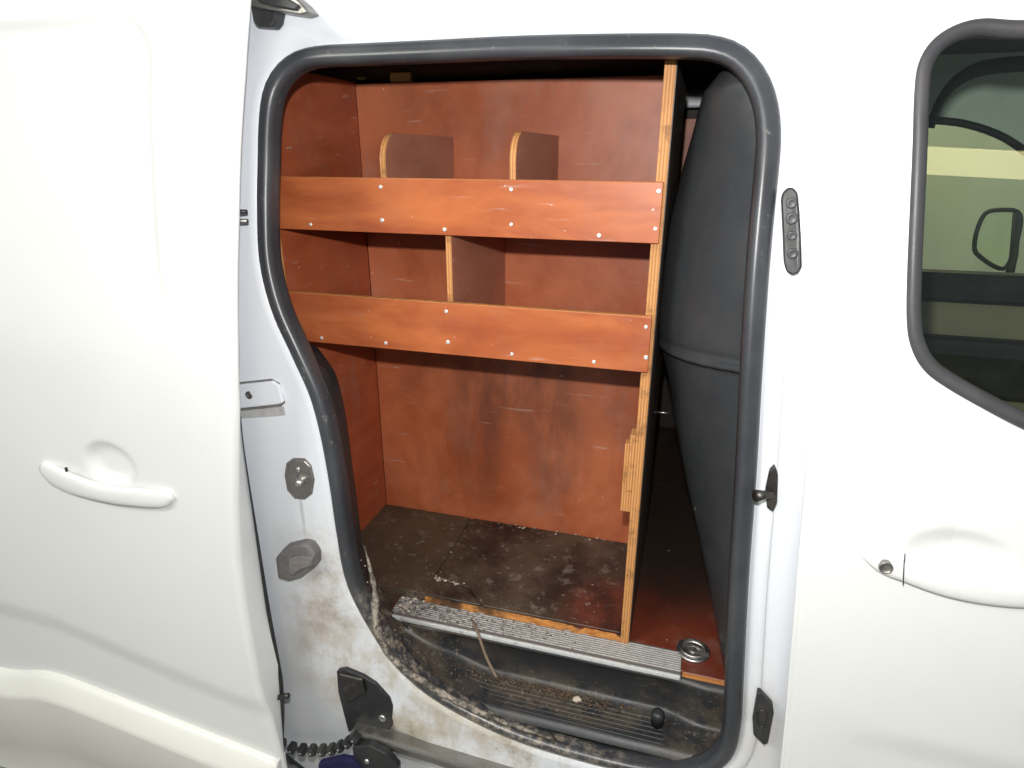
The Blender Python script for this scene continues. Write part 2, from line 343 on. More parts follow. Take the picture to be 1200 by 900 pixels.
# ---- body side round the opening: rings outward from the opening
def bodyside():
    ds = [-.003, .0, .010, .018, .022, .027, .034, .041, .048, .055, .062, .07, .08, .095, .12, .15, .19, .24, .30, .36, .46, .60]
    V = []; N = len(AP)
    for d in ds:
        for i in range(N):
            n = AN[i]; right = smooth(.35, .85, n.x); top = smooth(.6, .95, n.z); left = smooth(.5, .9, -n.x); bot = smooth(.4, .9, -n.z)
            dd = d if d < .05 else .05+(d-.05)*(1-right*.86)*(1+.55*top)
            p = AP[i]+n*dd
            # depth profile: seal flange, then the jamb face
            o = interp([(-.003, .060), (0, .052), (.018, .050), (.024, .047), (.36, .047)], d)
            z = p.z
            jt = interp([(0, 0), (.022, 0), (.045, -.016), (.075, -.034), (.36, -.047)], d)      # cant rail swells out above
            jr = interp([(0, 0), (.020, .0), (.032, -.010), (.052, -.010), (.060, -.003), (.36, -.003)], d)
            jl = interp([(0, 0), (.020, 0), (.032, -.006), (.10, -.004), (.36, -.004)], d)
            jb = interp([(0, 0), (.020, 0), (.034, -.014), (.15, -.020), (.20, -.008), (.36, .02)], d)
            w = [top, right, left, bot]; sw = sum(w)+1e-6; o += (jt*top+jr*right+jl*left+jb*bot)/max(1, sw)
            V.append(Vector((p.x, sk(z)+o, z)))
    Fc = []
    for j in range(len(ds)-1):
        for i in range(N): Fc.append((j*N+i, j*N+(i+1) % N, (j+1)*N+(i+1) % N, (j+1)*N+i))
    return mesh('body_side', V, Fc, JAMB, van)
body = bodyside()
# inner reveal behind the seal, added unseen to block light
def sweep_ring(name, prof, m, parent, i0=0, i1=None, closed=True, wob=None, **k):
    """prof: (offset along outward normal, offset in y)"""
    N = len(AP); idx = list(range(N)) if closed else [i % N for i in range(i0, i1)]
    V = []; P = len(prof)
    for q, i in enumerate(idx):
        for u, y in prof:
            a, b = (wob(AN[i], u, y) if wob else (u, y)); p = AP[i]+AN[i]*a; V.append(Vector((p.x, p.y+b, p.z)))
    Fc = []; n = len(idx); R = n if closed else n-1
    for j in range(R):
        for kx in range(P-1): Fc.append((j*P+kx, j*P+kx+1, ((j+1) % n)*P+kx+1, ((j+1) % n)*P+kx))
    return mesh(name, V, Fc, m, parent, **k)
sweep_ring('light_block_reveal', [(-.006, .012), (.014, .04), (.07, .10), (.16, .19)], VANIN, van, wob=lambda n, u, y: (-.004, .012+y*.02) if n.z < -.05 else (u*(.25 if n.x > .2 else 1), y))  # ring kept out of sight, there only to stop light round the seal
# seal: outer lip, bulb, inner grip
sp = [(.0185, .009), (.0185, .001), (.0165, -.006), (.0125, -.0105), (.008, -.0125), (.003, -.0150), (-.002, -.0175), (-.007, -.0175), (-.0115, -.0145), (-.0145, -.009), (-.0160, -.002), (-.0150, .006), (-.0165, .012), (-.0145, .022), (-.009, .026)]
sweep_ring('door_seal', sp, RUBBER, van)

# ---- front door skin with window hole
WPX = [(1200, 27), (1150, 25), (1118, 33), (1093, 50), (1078, 75), (1073, 110), (1071, 170), (1068, 240), (1065, 310), (1064, 370), (1069, 405), (1085, 433), (1115, 455), (1160, 480), (1200, 500), (1260, 528)]
wl = [S(x, y, .004) for x, y in WPX]
zw0 = wl[0].z
wr = [(.78, -.42), (.84, -.40), (.86, -.33), (.80, -.05), (.72, .11), (.62, zw0-.012), (.50, zw0-.002)]
WIN = crom(wl+[Vector((x, sk(z)+.004, z)) for x, z in wr], 720, True)
wc = Vector((.5, 0, -.12))
EDGEPX = [(978, -60), (979, 0), (978, 60), (975, 200), (963, 350), (949, 520), (937, 650), (928, 760), (921, 840), (916, 890), (912, 940)]
EL = sorted([(S(x, y, 0).z, S(x, y, 0).x) for x, y in EDGEPX])
def exr(z): return interp(EL, z)
HP = [S(x, y, 0) for x, y in ((1128, 650), (1035, 658))]     # handle bowl centre, lock
def doordetail(x, z, side):
    d = 0.0
    if side == 'f':
        bc = S(1125, 648, 0)
        q = ((x-bc.x)/.078)**2+((z-bc.z)/.040)**2
        d += .010*(1-smooth(.05, 1.1, q))
        c = bc_line(x); d += .007*(1-smooth(c-.045, c+.030, z))*smooth(.24, .50, x)
    return d
_c1 = S(960, 850, 0); _c2 = S(1180, 900, 0)
def bc_line(x): return _c1.z+(_c2.z-_c1.z)*(x-_c1.x)/(_c2.x-_c1.x)
def frontdoor():
    N = len(WIN); V = []; Rn = 250
    # outer boundary point for each window point, by direction
    def outer(i):
        p = WIN[i]; d = (p-wc); d.y = 0; d.normalize(); best = 9
        o = wc.copy(); t = 0.0
        # march to the door outline
        for k in range(400):
            t += .008; q = o+d*t
            if q.x > 1.35 or q.z > .42 or q.z < -1.62 or q.x < exr(q.z): break
        lo, hi = t-.008, t
        for k in range(24):
            md = (lo+hi)/2; q = o+d*md
            if q.x > 1.35 or q.z > .42 or q.z < -1.62 or q.x < exr(q.z): hi = md
            else: lo = md
        return o+d*lo
    for i in range(N): pass
    outs = [outer(i) for i in range(N)]
    rows = []
    for j in range(Rn+1):
        t = j/Rn; t = .45*t+.55*(1-(1-t)**2.2)
        for i in range(N):
            a = WIN[i]; b = outs[i]; p = a.lerp(b, t); x, z = p.x, p.z
            y = sk(z)+doordetail(x, z, 'f')
            if t == 0: y += .012
            e = x-exr(z)
            y += .005*(1-smooth(0, .010, e))
            rows.append(Vector((x, y, z)))
    V = rows; Fc = []
    for j in range(Rn):
        for i in range(N): Fc.append((j*N+i, j*N+(i+1) % N, (j+1)*N+(i+1) % N, (j+1)*N+i))
    # rolled-in edge
    base = len(V)
    for i in range(N):
        p = V[Rn*N+i]; V.append(Vector((p.x+.002, p.y+.022, p.z)))
    for i in range(N): Fc.append((Rn*N+i, Rn*N+(i+1) % N, base+(i+1) % N, base+i))
    return mesh('front_door', V, Fc, WHITE, van)
fd = frontdoor()
def ringtube(name, pts, prof, m, parent):
    N = len(pts); nn = []
    for i in range(N):
        t = pts[(i+1) % N]-pts[i-1]; t.y = 0; t.normalize(); nn.append(Vector((-t.z, 0, t.x)))
    c = sum(pts, Vector())/N
    if sum((a-c).dot(n) for a, n in zip(pts, nn)) < 0: nn = [-n for n in nn]
    V = []; P = len(prof); Fc = []
    for i in range(N):
        for u, y in prof: V.append(pts[i]+nn[i]*u+Vector((0, y, 0)))
    for i in range(N):
        for k in range(P-1): Fc.append((i*P+k, i*P+k+1, ((i+1) % N)*P+k+1, ((i+1) % N)*P+k))
    return mesh(name, V, Fc, m, parent)
ringtube('window_seal', WIN, [(.004, .006), (.003, -.004), (-.001, -.008), (-.006, -.009), (-.012, -.007), (-.016, -.002), (-.018, .004), (-.018, .014)], GASKET, fd)
gv = [p+Vector((0, .006, 0)) for p in WIN]
# pane: fan of rings to follow the curvature
def pane():
    N = len(WIN); V = []; Fc = []; R = 12
    for j in range(R+1):
        t = j/R
        for i in range(N):
            p = WIN[i].lerp(wc, t); V.append(Vector((p.x, sk(p.z)+.010, p.z)))
    for j in range(R):
        for i in range(N):
            Fc.append((j*N+i, j*N+(i+1) % N, (j+1)*N+(i+1) % N, (j+1)*N+i))
    return mesh('window_pane', V, Fc, GLASS, fd)
pane()
# ---- handle of the front door
def handle(name, pts, wid, m, parent, off=-.006, dep=.016, bot=None):
    """bar lofted along pixel-traced centre line on the door skin"""
    P = crom([Vector(p) for p in pts], 34); N = len(P); V = []; Fc = []; K = 14
    for i, p in enumerate(P):
        t = (P[min(N-1, i+1)]-P[max(0, i-1)]); t.y = 0; t.normalize(); s = Vector((-t.z, 0, t.x)); w = wid(i/(N-1))
        arch = dep*math.sin(math.pi*min(1, max(0, (i+.5)/N)))**.5
        for k in range(K):
            a = 2*math.pi*k/K; ca = math.copysign(abs(math.cos(a))**.8, math.cos(a)); sa = math.copysign(abs(math.sin(a))**.8, math.sin(a))
            V.append(p+s*(ca*w)+Vector((0, off-arch+sa*min(w, .011)*.9, 0)))
    for i in range(N-1):
        for k in range(K): Fc.append((i*K+k, i*K+(k+1) % K, (i+1)*K+(k+1) % K, (i+1)*K+k))
    Fc.append(list(range(K))[::-1]); Fc.append([(N-1)*K+k for k in range(K)])
    return mesh(name, V, Fc, m, parent)
hp = [S(x, y, 0) for x, y in ((1012, 648), (1035, 661), (1062, 667), (1110, 679), (1160, 688), (1210, 692), (1270, 690))]
handle('door_handle', hp, lambda t: .006+.019*min(1, math.sin(math.pi*min(1, t*1.9+.02)/2 if t < .5 else math.pi/2))*(1-smooth(.9, 1, t)*.6), WHITE, fd, off=.002, dep=.012)
lk = S(1035, 658, 0)
disc('lock_cylinder', lk+Vector((0, -.0155, 0)), (0, -1, .05), [(.0105, -.006), (.0105, .003), (.0095, .0045), (.0085, .003), (0.001, .003)], OLDSTEEL, fd)
hs = [S(1056, 640, 0), S(1055, 652, 0), S(1054, 676, 0)]
tube('handle_joint', [p+Vector((0, -.0215, 0)) for p in hs], .0009, BOLT, fd, n=6)

# ---- sliding door (open, standing proud of the side)
DEPX = [(292, -60), (288, 0), (282, 87), (276.5, 175), (274.5, 260), (274, 400), (276, 480), (275.5, 597), (279, 660), (286, 713), (303, 807), (327, 895), (338, 935)]
DO = -.085
DL = sorted([(S(x, y, DO).z, S(x, y, DO).x) for x, y in DEPX])
def dex(z): return interp(DL, z)
bow = S(128, 545, DO)
e_tr = S(150, 60, DO)
pt = [S(x, y, DO) for x, y in ((0, 712), (60, 728), (180, 780), (280, 822))]
CRL = sorted((p.x, p.z) for p in pt)
def rrect(x, z, x0, x1, z0, z1, r):
    dx = max(x0+r-x, x-(x1-r)); dz = max(z0+r-z, z-(z1-r))
    return (math.hypot(max(dx, 0), max(dz, 0))+min(max(dx, dz), 0))-r
EMX = S(183, 250, DO).x; EMZ = S(100, 20, DO).z; EMB = S(150, 440, DO).z
def slidingdoor():
    U, Vn = 190, 250; V = []; Fc = []
    zt, zb = .34, -1.55
    for j in range(Vn+1):
        z = zt+(zb-zt)*j/Vn; xe = dex(z)
        for i in range(U+1):
            u = i/U; x = -2.3+(xe+2.3)*(u**.8)
            y = sk(z)+DO
            d = rrect(x, z, -2.6, EMX, EMB, EMZ, .075)       # pressed panel
            y += .0095*(1-smooth(-.018, .006, d))*smooth(EMB, EMB+.35, z)
            # recess swells away towards its foot
            q = ((x-bow.x)/.072)**2+((z-bow.z)/.056)**2
            y += .016*(1-smooth(.15, 1.05, q))*(1 if z > bow.z-.03 else 1-smooth(0, .02, bow.z-.03-z))
            cz = interp(CRL, x); y += .008*(1-smooth(cz-.045, cz+.030, z))
            e = xe-x; y += .008*(1-smooth(0, .014, e))**2
            V.append(Vector((x, y, z)))
    for j in range(Vn):
        for i in range(U): a = j*(U+1)+i; Fc.append((a, a+1, a+U+2, a+U+1))
    # returned front edge
    b = len(V)
    DIN = sorted([(S(x, y, -.02).z, S(x, y, -.02).x) for x, y in ((292, -60), (287, 0), (281, 90), (276, 175), (275, 260), (275, 400), (281, 500), (285, 527), (298, 620), (312, 713), (327, 779), (330, 830), (334, 900), (338, 935))])
    for j in range(Vn+1):
        p = V[j*(U+1)+U]; V.append(Vector((p.x+.0015, p.y+.004, p.z)))
    for j in range(Vn+1):
        z = zt+(zb-zt)*j/Vn; V.append(Vector((interp(DIN, z)-.001, sk(z)-.02, z)))
    for j in range(Vn):
        a = j*(U+1)+U; Fc.append((a, b+j, b+j+1, a+U+1)); Fc.append((b+j, b+Vn+1+j, b+Vn+2+j, b+j+1))
    return mesh('sliding_door', V, Fc, WHITE, van)
sd = slidingdoor()
hp = [S(x, y, DO) for x, y in ((50, 545), (68, 556), (95, 566), (130, 575), (165, 580), (190, 582), (203, 578))]
handle('door_handle', hp, lambda t: .028*math.sin(math.pi*min(1, .35+t*5)/2)*(1-.22*smooth(.15, .5, t))*(1-.5*smooth(.92, 1, t)), WHITE, sd, off=.004, dep=.016)
p0 = S(88, 546, DO); box('lock_cap', p0+Vector((-.003, -.022, -.004)), p0+Vector((.001, -.017, .006)), BOLT, sd, bev=.0008)
# cream rub moulding low on the sliding door
def rubstrip():
    top = [S(x, y, DO-.02) for x, y in ((-60, 778), (0, 793), (48, 796), (110, 818), (180, 846), (250, 874), (312, 899), (335, 910))]
    T = crom(top, 60); prof = [(0, .03), (0, .004), (-.004, -.003), (-.012, -.010), (-.052, -.026), (-.062, -.030), (-.070, -.029), (-.25, -.022), (-.27, -.012), (-.40, -.006)]
    V = []; Fc = []; P = len(prof)
    for p in T:
        lim = interp([(-.9, 1), (-.80, 1)], p.x)
        for dz, dy in prof: V.append(Vector((min(p.x, dex(p.z+dz)-.004), sk(p.z)+DO+dy, p.z+dz)))
    for i in range(len(T)-1):
        for k in range(P-1): Fc.append((i*P+k, i*P+k+1, (i+1)*P+k+1, (i+1)*P+k))
    Fc.append([(len(T)-1)*P+k for k in range(P)])
    return mesh('rub_moulding', V, Fc, RUBSTRIP, sd)
rubstrip()
# weather strip hanging along the back of the door edge
ws = [S(x, y, -.018) for x, y in ((282, 488), (286, 527), (300, 620), (314, 713), (325, 775), (329, 800), (331, 840), (332, 880))]
tube('weather_strip', crom(ws, 40), lambda t: .0010+.0048*smooth(0, .75, t)*(1-.8*smooth(.82, .95, t)), BLACK, sd, n=8)
# door stop hook at the foot of the strip
hk = [S(x, y, -.03) for x, y in ((312, 797), (314, 810), (318, 820), (327, 817), (338, 815))]
tube('hook', crom(hk, 16), lambda t: .0075*(1-.15*t), BOLT, sd, n=8)

# ---- jamb fittings on the rear pillar
def flat_fit(name, pxs, off, th, m, parent=van, bev=.002, sm=False, **k):
    P = [S(x, y, off) for x, y in pxs]
    return prism(name, P, (0, th, 0), m, parent, bev, 3, sm, **k)
flat_fit('pad_outline', [(262, 450), (318, 444), (328, 449), (334, 472), (329, 477), (262, 484)], .041, .008, GREYRUB, bev=.002)  # plate added to draw the grey outline and shading round the pad
pad = flat_fit('cover_pad', [(262, 453), (318, 447), (326, 452), (331, 472), (326, 474), (262, 481)], .034, .014, JAMB, bev=.0025)
disc('plug', S(292, 463, .034), (0, -1, 0), [(.0085, -.004), (.0085, .0015), (.006, .0025), (.0045, .0008), (.001, .0008)], OLDSTEEL, pad)
flat_fit('pad_recess_shade', [(258, 480), (318, 475), (333, 476), (335, 487), (318, 489), (262, 492)], .0425, .008, RECESS_SHADE, bev=.002)  # strip coloured as the shaded, dirty recess below the pad
flat_fit('striker_outline', [(335, 543), (343, 537), (357, 537), (365, 545), (369, 562), (366, 579), (357, 586), (345, 585), (336, 575), (333, 557)], .041, .008, GREYRUB, bev=.002)  # larger plate added to draw an outline under the striker
stp = flat_fit('striker_plate', [(337, 545), (344, 540), (356, 540), (363, 547), (366, 562), (364, 577), (356, 583), (346, 582), (338, 573), (336, 557)], .036, .012, OLDSTEEL, bev=.0025)
disc('striker_pin', S(352, 563, .036), (.5, -1, .1), [(.011, -.004), (.011, .004), (.008, .007), (.006, .014), (.0085, .017), (.008, .020), (.001, .021)], STEEL, stp)
disc('bolt', S(349, 550, .036), (0, -1, 0), [(.006, -.003), (.006, .002), (.003, .003), (.001, .003)], STEEL, stp)
bs = flat_fit('bump_stop', [(322, 655), (332, 643), (352, 638), (362, 640), (369, 650), (370, 664), (352, 678), (338, 682), (325, 678)], .018, .030, GREYRUB, bev=.006)
flat_fit('stop_pad', [(338, 655), (352, 652), (366, 655), (366, 664), (352, 668), (342, 676), (337, 668)], .008, .014, GREYRUB, parent=bs, bev=.003)
for nm, pxs, mm in (('guide_pin', [(262, 248), (276, 248), (289, 248)], BLACK), ('guide_pin', [(262, 259), (276, 259), (290, 259)], OLDSTEEL)):
    tube(nm, [S(x, y, .0) for x, y in pxs], lambda t: .0058*(1-.35*t), mm, van, n=10)
# crease of the pillar pressing
# black guide bracket with bolt
gb = flat_fit('guide_bracket', [(394, 787), (404, 785), (425, 793), (440, 802), (456, 818), (460, 828), (460, 850), (455, 858), (446, 861), (432, 856), (408, 858), (402, 835), (396, 812)], .028, .02, BLACK, bev=.003)
gw = flat_fit('bracket_web', [(397, 790), (424, 797), (428, 812), (412, 822), (405, 824)], .020, .012, BOLT, parent=gb, bev=.003)
disc('bolt', S(448, 842, .026), (0, -1, 0), [(.010, -.004), (.010, .001), (.007, .0035), (.006, .002), (.001, .002)], STEEL, gb)
# lower sliding rail
rl = [S(x, y, .0) for x, y in ((412, 862), (440, 868), (500, 886), (560, 905), (640, 930))]
def rail():
    T = crom(rl, 30); V = []; Fc = []
    prof = [(-.012, .03), (-.014, .0), (-.010, -.006), (.008, -.008), (.012, -.006), (.013, .002), (.010, .03)]; P = len(prof)
    for p in T:
        for dz, dy in prof: V.append(p+Vector((0, dy, dz*1.1)))
    for i in range(len(T)-1):
        for k in range(P-1): Fc.append((i*P+k, i*P+k+1, (i+1)*P+k+1, (i+1)*P+k))
    Fc.append([k for k in range(P)]); return mesh('door_rail', V, Fc, OLDSTEEL, van, smooth_=False)
rail()
# cable chain between door and body: links are parts
c0 = [S(x, y, -.02) for x, y in ((330, 872), (345, 877), (365, 879), (388, 878), (404, 872), (416, 864))]
CT = crom(c0, 9)
for i, p in enumerate(CT):
    a = CT[max(0, i-1)]; b = CT[min(8, i+1)]; ang = math.atan2((b-a).z, (b-a).x); R = Matrix.Rotation(-ang, 3, 'Y')
    lkb = box('chain_link', p-Vector((.0085, .012, .011)), p+Vector((.0085, .012, .011)), BLACK, van, bev=.003, rot=R)
    disc('stud', p+Vector((0, -.012, 0)), (0, -1, 0), [(.0035, -.001), (.0035, .002), (.001, .003)], OLDSTEEL, lkb, n=10)
rk = flat_fit('roller_arm', [(412, 876), (432, 874), (452, 884), (466, 900), (466, 930), (420, 930)], -.035, .02, BLACK, bev=.004)
disc('bolt', S(430, 892, -.035), (0, -1, 0), [(.007, -.004), (.007, .002), (.004, .004), (.001, .004)], STEEL, rk)
bc = flat_fit('blue_cover', [(372, 896), (398, 890), (414, 893), (424, 905), (424, 930), (372, 930)], -.045, .02, BLUE, bev=.006)
# top roller track
tr = flat_fit('track_bracket', [(287, -20), (330, -16), (352, 2), (362, 14), (352, 17), (318, 12), (287, 6)], -.02, .035, OLDSTEEL, bev=.003)
flat_fit('roller_block', [(293, 6), (324, 12), (321, 26), (316, 32), (301, 31), (296, 24)], -.012, .03, BLACK, parent=tr, bev=.004)
flat_fit('track_slot', [(300, -10), (330, -6), (350, 6), (345, 11), (312, 5), (300, 0)], -.026, .012, BLACK, parent=tr, bev=.002)

# ---- fittings on the front pillar
ct = flat_fit('contact_block', [(916, 234), (918, 226), (924, 220), (930, 220), (935, 226), (937, 245), (939, 280), (940, 312), (936, 320), (929, 323), (922, 319), (919, 308), (918, 280)], .022, .016, BLACK, bev=.003)
for yy, r in ((238, .008), (256, .009), (276, .007), (297, .008)):
    disc('contact_button', S(927.5+(yy-238)*.02, yy, .022), (0, -1, 0), [(r, -.003), (r, .002), (r*.8, .0035), (r*.5, .002), (.001, .002)], GASKET, ct, n=14)
lc = flat_fit('lock_plate', [(902, 552), (908, 546), (912, 556), (911, 590), (906, 601), (899, 596), (897, 575)], .026, .012, BOLT, bev=.003)
tube('lock_pin', [S(903, 579, .022), S(895, 580, .010), S(886, 581, .0)], lambda t: .0075 if t < .8 else .010, BOLT, lc, n=12)
dp = flat_fit('diamond_stop', [(888, 812), (892, 813), (906, 828), (907, 836), (900, 872), (895, 874), (883, 862), (882, 846)], .022, .016, BLACK, bev=.003)
tube('stop_ring', crom([S(893+6*math.cos(a), 842+10*math.sin(a), .021) for a in [k*math.pi/4 for k in range(8)]], 20, True), .0016, BOLT, dp, n=6, closed=True)

# ================================================================== load space
ZF = -1.087
def sheet(name, pts, th, m, parent, **k): return prism(name, pts, th, m, parent, .001, 1, **k)
# ply load floor (front piece right of the rack and the rest)
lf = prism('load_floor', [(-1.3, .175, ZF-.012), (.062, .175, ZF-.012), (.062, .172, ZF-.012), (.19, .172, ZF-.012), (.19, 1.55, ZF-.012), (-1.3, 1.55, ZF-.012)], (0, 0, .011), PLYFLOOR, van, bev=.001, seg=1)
box('floor_edge', (.061, .169, ZF-.014), (.19, .1718, ZF-.0015), EDGEZ, lf, bev=.0005)
# lashing cup
lc0 = at(812, 763, Z=ZF)
cup = disc('lashing_cup', lc0, (0, 0, 1), [(.038, .0), (.038, .004), (.034, .006), (.030, .0045), (.027, .001), (.024, .0015), (.001, .0015)], STEEL, lf, n=28)
tube('lashing_ring', [lc0+Vector((.028*math.cos(a), .028*math.sin(a)*.8, .0055+.002*math.sin(a))) for a in [k*math.pi/12 for k in range(24)]], .0024, STEEL, cup, n=8, closed=True, nrm=Vector((0, 0, 1)))
disc('cup_pin', lc0, (0, 0, 1), [(.010, .001), (.010, .004), (.007, .006), (.004, .004), (.001, .004)], OLDSTEEL, cup, n=14)
# aluminium sill strip with ribs
XL, XR = -.655, .058
st = box('sill_strip', (XL, .158, ZF-.006), (XR, .232, ZF+.001), ALURIB, van, bev=.001)
for k in range(9):
    y = .170+k*.0068
    box('rib', (XL+.004, y-.0014, ZF+.0005), (XR-.001, y+.0014, ZF+.0032), ALURIB, st, bev=.0006)
box('nosing', (XL+.01, .1525, ZF-.011), (XR, .1605, ZF+.0015), ALU, st, bev=.003)
# step well: tread rising to the left, riser behind it
def zt(x): 
    return -1.21+.115*smooth(-.36, -.70, x)**1.1 if x < -.36 else -1.21
def stepwell():
    V = []; Fc = []; n = 150; xs = [-.86+(.20+.86)*i/n for i in range(n+1)]
    prof = []
    for x in xs:
        z0 = zt(x); ztop = ZF-.014
        zb = .150; sc = .022*smooth(-.56, -.45, x)*(1-smooth(.02, .12, x))
        rows = [(.060, z0-.016), (.068, z0-.003), (.078, z0), (.10, z0), (.125, z0), (.140+sc*.3, z0+.0008), (.147+sc, z0+.004), (.151+sc, z0+.012), (.1515+sc, z0+(ztop-z0)*.5), (.150+sc*.7, ztop-(ztop-z0)*.12), (.151, ztop), (.175, ztop+.002)]
        for y, z in rows: V.append(Vector((x, y, z+.0015*mnoise.noise(Vector((x*9, y*9, z*9))))))
    P = 12
    for i in range(n):
        for k in range(P-1): Fc.append((i*P+k, i*P+k+1, (i+1)*P+k+1, (i+1)*P+k))
    return mesh('step_well', V, Fc, STEP, van)
sw = stepwell()
for k in range(6):
    y = .078+k*.0125; x0 = (-.34, -.36, -.38, -.41, -.43, -.40)[k]; x1 = .045
    pts = [Vector((x0+(x1-x0)*i/24, y, zt(x0+(x1-x0)*i/24)+.0008)) for i in range(25)]
    tube('tread_rib', pts, .0022, STEP, sw, n=6, nrm=Vector((0, 0, 1)))
kn = disc('trim_clip', at(771, 838, Y=.110), (0, -.35, 1), [(.015, -.035), (.014, -.006), (.015, .004), (.012, .011), (.006, .013), (.001, .013)], BLACK, sw, n=18)
# left side step trim following the seal
def sidetrim():
    inner = [(366, 424), (372, 424), (376, 440), (384, 468), (392, 500), (400, 545), (406, 590), (411, 630), (415, 660), (420, 690)]
    outer = [(370, 424), (386, 428), (394, 440), (402, 470), (408, 505), (413, 545), (419, 590), (423, 628), (428, 655), (433, 680)]
    A = crom([at(x, y, Y=.085) for x, y in inner], 60); B = crom([at(x, y, Y=.15) for x, y in outer], 60); V = []; Fc = []
    for a, b in zip(A, B):
        m1 = a.lerp(b, .35)+Vector((.004, -.016, .002)); m2 = a.lerp(b, .75)+Vector((.004, -.012, 0))
        c = b+Vector((-.045, .05, .0)); d = b+Vector((-.11, .12, 0))
        V += [a+Vector((-.015, .0, 0)), a, a.lerp(m1, .55)+Vector((0, -.003, 0)), m1, m1.lerp(m2, .4)+Vector((.001, .004, 0)), m2, b.lerp(m2, .35), b, c, d]
    P = 10
    for i in range(len(A)-1):
        for k in range(P-1): Fc.append((i*P+k, i*P+k+1, (i+1)*P+k+1, (i+1)*P+k))
    Fc.append([k for k in range(P)][::-1])
    return mesh('side_step_trim', V, Fc, DARKTRIM, van)
sidetrim()
# dirty corner between the seal, the trim and the sill strip
def cornerwall():
    pa = [(392, 560), (405, 610), (411, 650), (419, 690), (431, 722), (451, 752), (480, 781), (515, 809)]
    pb = [((408, 560), .24), ((420, 610), .24), ((430, 650), .22), ((440, 682), .21), ((455, 704), .19), ((468, 722), .165), ((492, 752), .145), ((540, 800), .125)]
    A = crom([at(x, y, Y=.062) for x, y in pa], 110); B = crom([at(p[0], p[1], Y=yy) for p, yy in pb], 110); V = []; Fc = []; m = 34
    for a, b in zip(A, B):
        for i in range(m+1):
            u = i/m; p = a.lerp(b, u)+Vector((-.010, .004, -.012))*math.sin(math.pi*u)
            nz = mnoise.noise(p*22)+.6*mnoise.noise(p*60)+.35*mnoise.noise(p*140); p += Vector((.6, -.3, .7))*.0045*nz*math.sin(math.pi*min(1, u*1.02))
            # rolled lip of the step moulding beside the seal
            p += Vector((.4, -.3, .6))*.007*math.exp(-((u-.28)/.10)**2)
            V.append(p)
    for j in range(109):
        for i in range(m): q = j*(m+1)+i; Fc.append((q, q+1, q+m+2, q+m+1))
    return mesh('corner_wall', V, Fc, CRUST, van)
cornerwall()
ll = crom([at(x, y, Y=d) for x, y, d in ((427, 640, .075), (432, 660, .07), (438, 685, .06), (440, 705, .05), (440, 726, .036), (448, 752, .030), (468, 779, .027), (499, 801, .027), (540, 824, .029), (590, 846, .030), (650, 866, .034))], 160)
lV, lF = tubegeo(ll, lambda t: (.0022+.0062*smooth(0, .22, t))*(1-.5*smooth(.5, 1, t))*(1+.45*mnoise.noise(Vector((t*23, 1, 2)))), 12)
lV = [v+Vector((.4, -.4, .5))*.004*(mnoise.noise(v*55)+.6*mnoise.noise(v*130)) for v in lV]
mesh('step_lip', lV, lF, CRUSTL, van)
box('floor_patch', (-.93, .172, ZF-.0005), (XL-.002, .2255, ZF+.006), WORN, lf, bev=.002)
# black bulkhead moulding behind the front pillar
def bulkhead():
    LPX = [(842, 88), (824, 110), (811, 160), (798, 205), (786, 255), (778, 310), (773, 360), (772, 395), (783, 440), (792, 500), (804, 560), (818, 620), (832, 690), (846, 770), (852, 830)]
    L = [(y, x) for x, y in LPX]; n = 340; m = 48; V = []; Fc = []
    for j in range(n+1):
        v = j/n; yL = 88+(830-88)*v; xL = interp(L, yL)
        yl = .36-.12*smooth(.5, 1, v)-.10*(1-smooth(0, .18, v)); a = at(xL, yL, Y=yl)
        b = Vector((.15, .10+max(0, sk(a.z)), a.z+.0))
        b.x = interp([(-1.2, .20), (-.6, .17), (0, .13), (.2, .125)], a.z)
        step = .010*smooth(-.004, .004, a.z-(-.0)) if False else 0
        for i in range(m+1):
            u = i/m; p = a.lerp(b, u)
            bul = math.sin(math.pi*u**.62)*(.055-.025*smooth(.45, .9, v)) ; p.y -= bul; p.x -= bul*.10
            # ledge: the upper panel stands proud of the lower
            zr = -.385+.030*u; led = smooth(zr-.002, zr+.002, p.z); p.y -= .018*led
            br = math.exp(-((p.z-zr-.008)/.006)**2); p.y -= .009*br
            gr = math.exp(-((p.z-zr-.024)/.005)**2); p.y += .004*gr
            if u == 0: pass
            # rounded top corner
            V.append(p)
    for j in range(n):
        for i in range(m): a = j*(m+1)+i; Fc.append((a, a+1, a+m+2, a+m+1))
    # returned left edge
    b0 = len(V)
    for j in range(n+1): V.append(V[j*(m+1)]+Vector((.004, .004, 0)))
    for j in range(n+1): V.append(V[j*(m+1)]+Vector((.035, .06, 0)))
    for j in range(n):
        a = j*(m+1); Fc.append((a, a+m+1, b0+j+1, b0+j)); Fc.append((b0+j, b0+j+1, b0+n+2+j, b0+n+1+j))
    # rounded top return
    t0 = len(V)
    for i in range(m+1): V.append(V[i]+Vector((0, .05, -.004)))
    for i in range(m): Fc.append((i, t0+i, t0+i+1, i+1))
    return mesh('bulkhead', V, Fc, BULK, van)
bk = bulkhead()
hl = [at(x, y, Y=.27) for x, y in ((814, 574), (817, 580), (817, 590), (815, 597))]
tube('cable_clip', crom(hl, 8), .0028, STEEL, bk, n=6)
tube('locating_pin', [at(768, 483, Y=.60), at(785, 484, Y=.60)], .003, STEEL, bk, n=6)
# cab side of the bulkhead
box('cab_partition', (.205, .22, -1.25), (.215, 1.50, .26), CABD, van, bev=0)
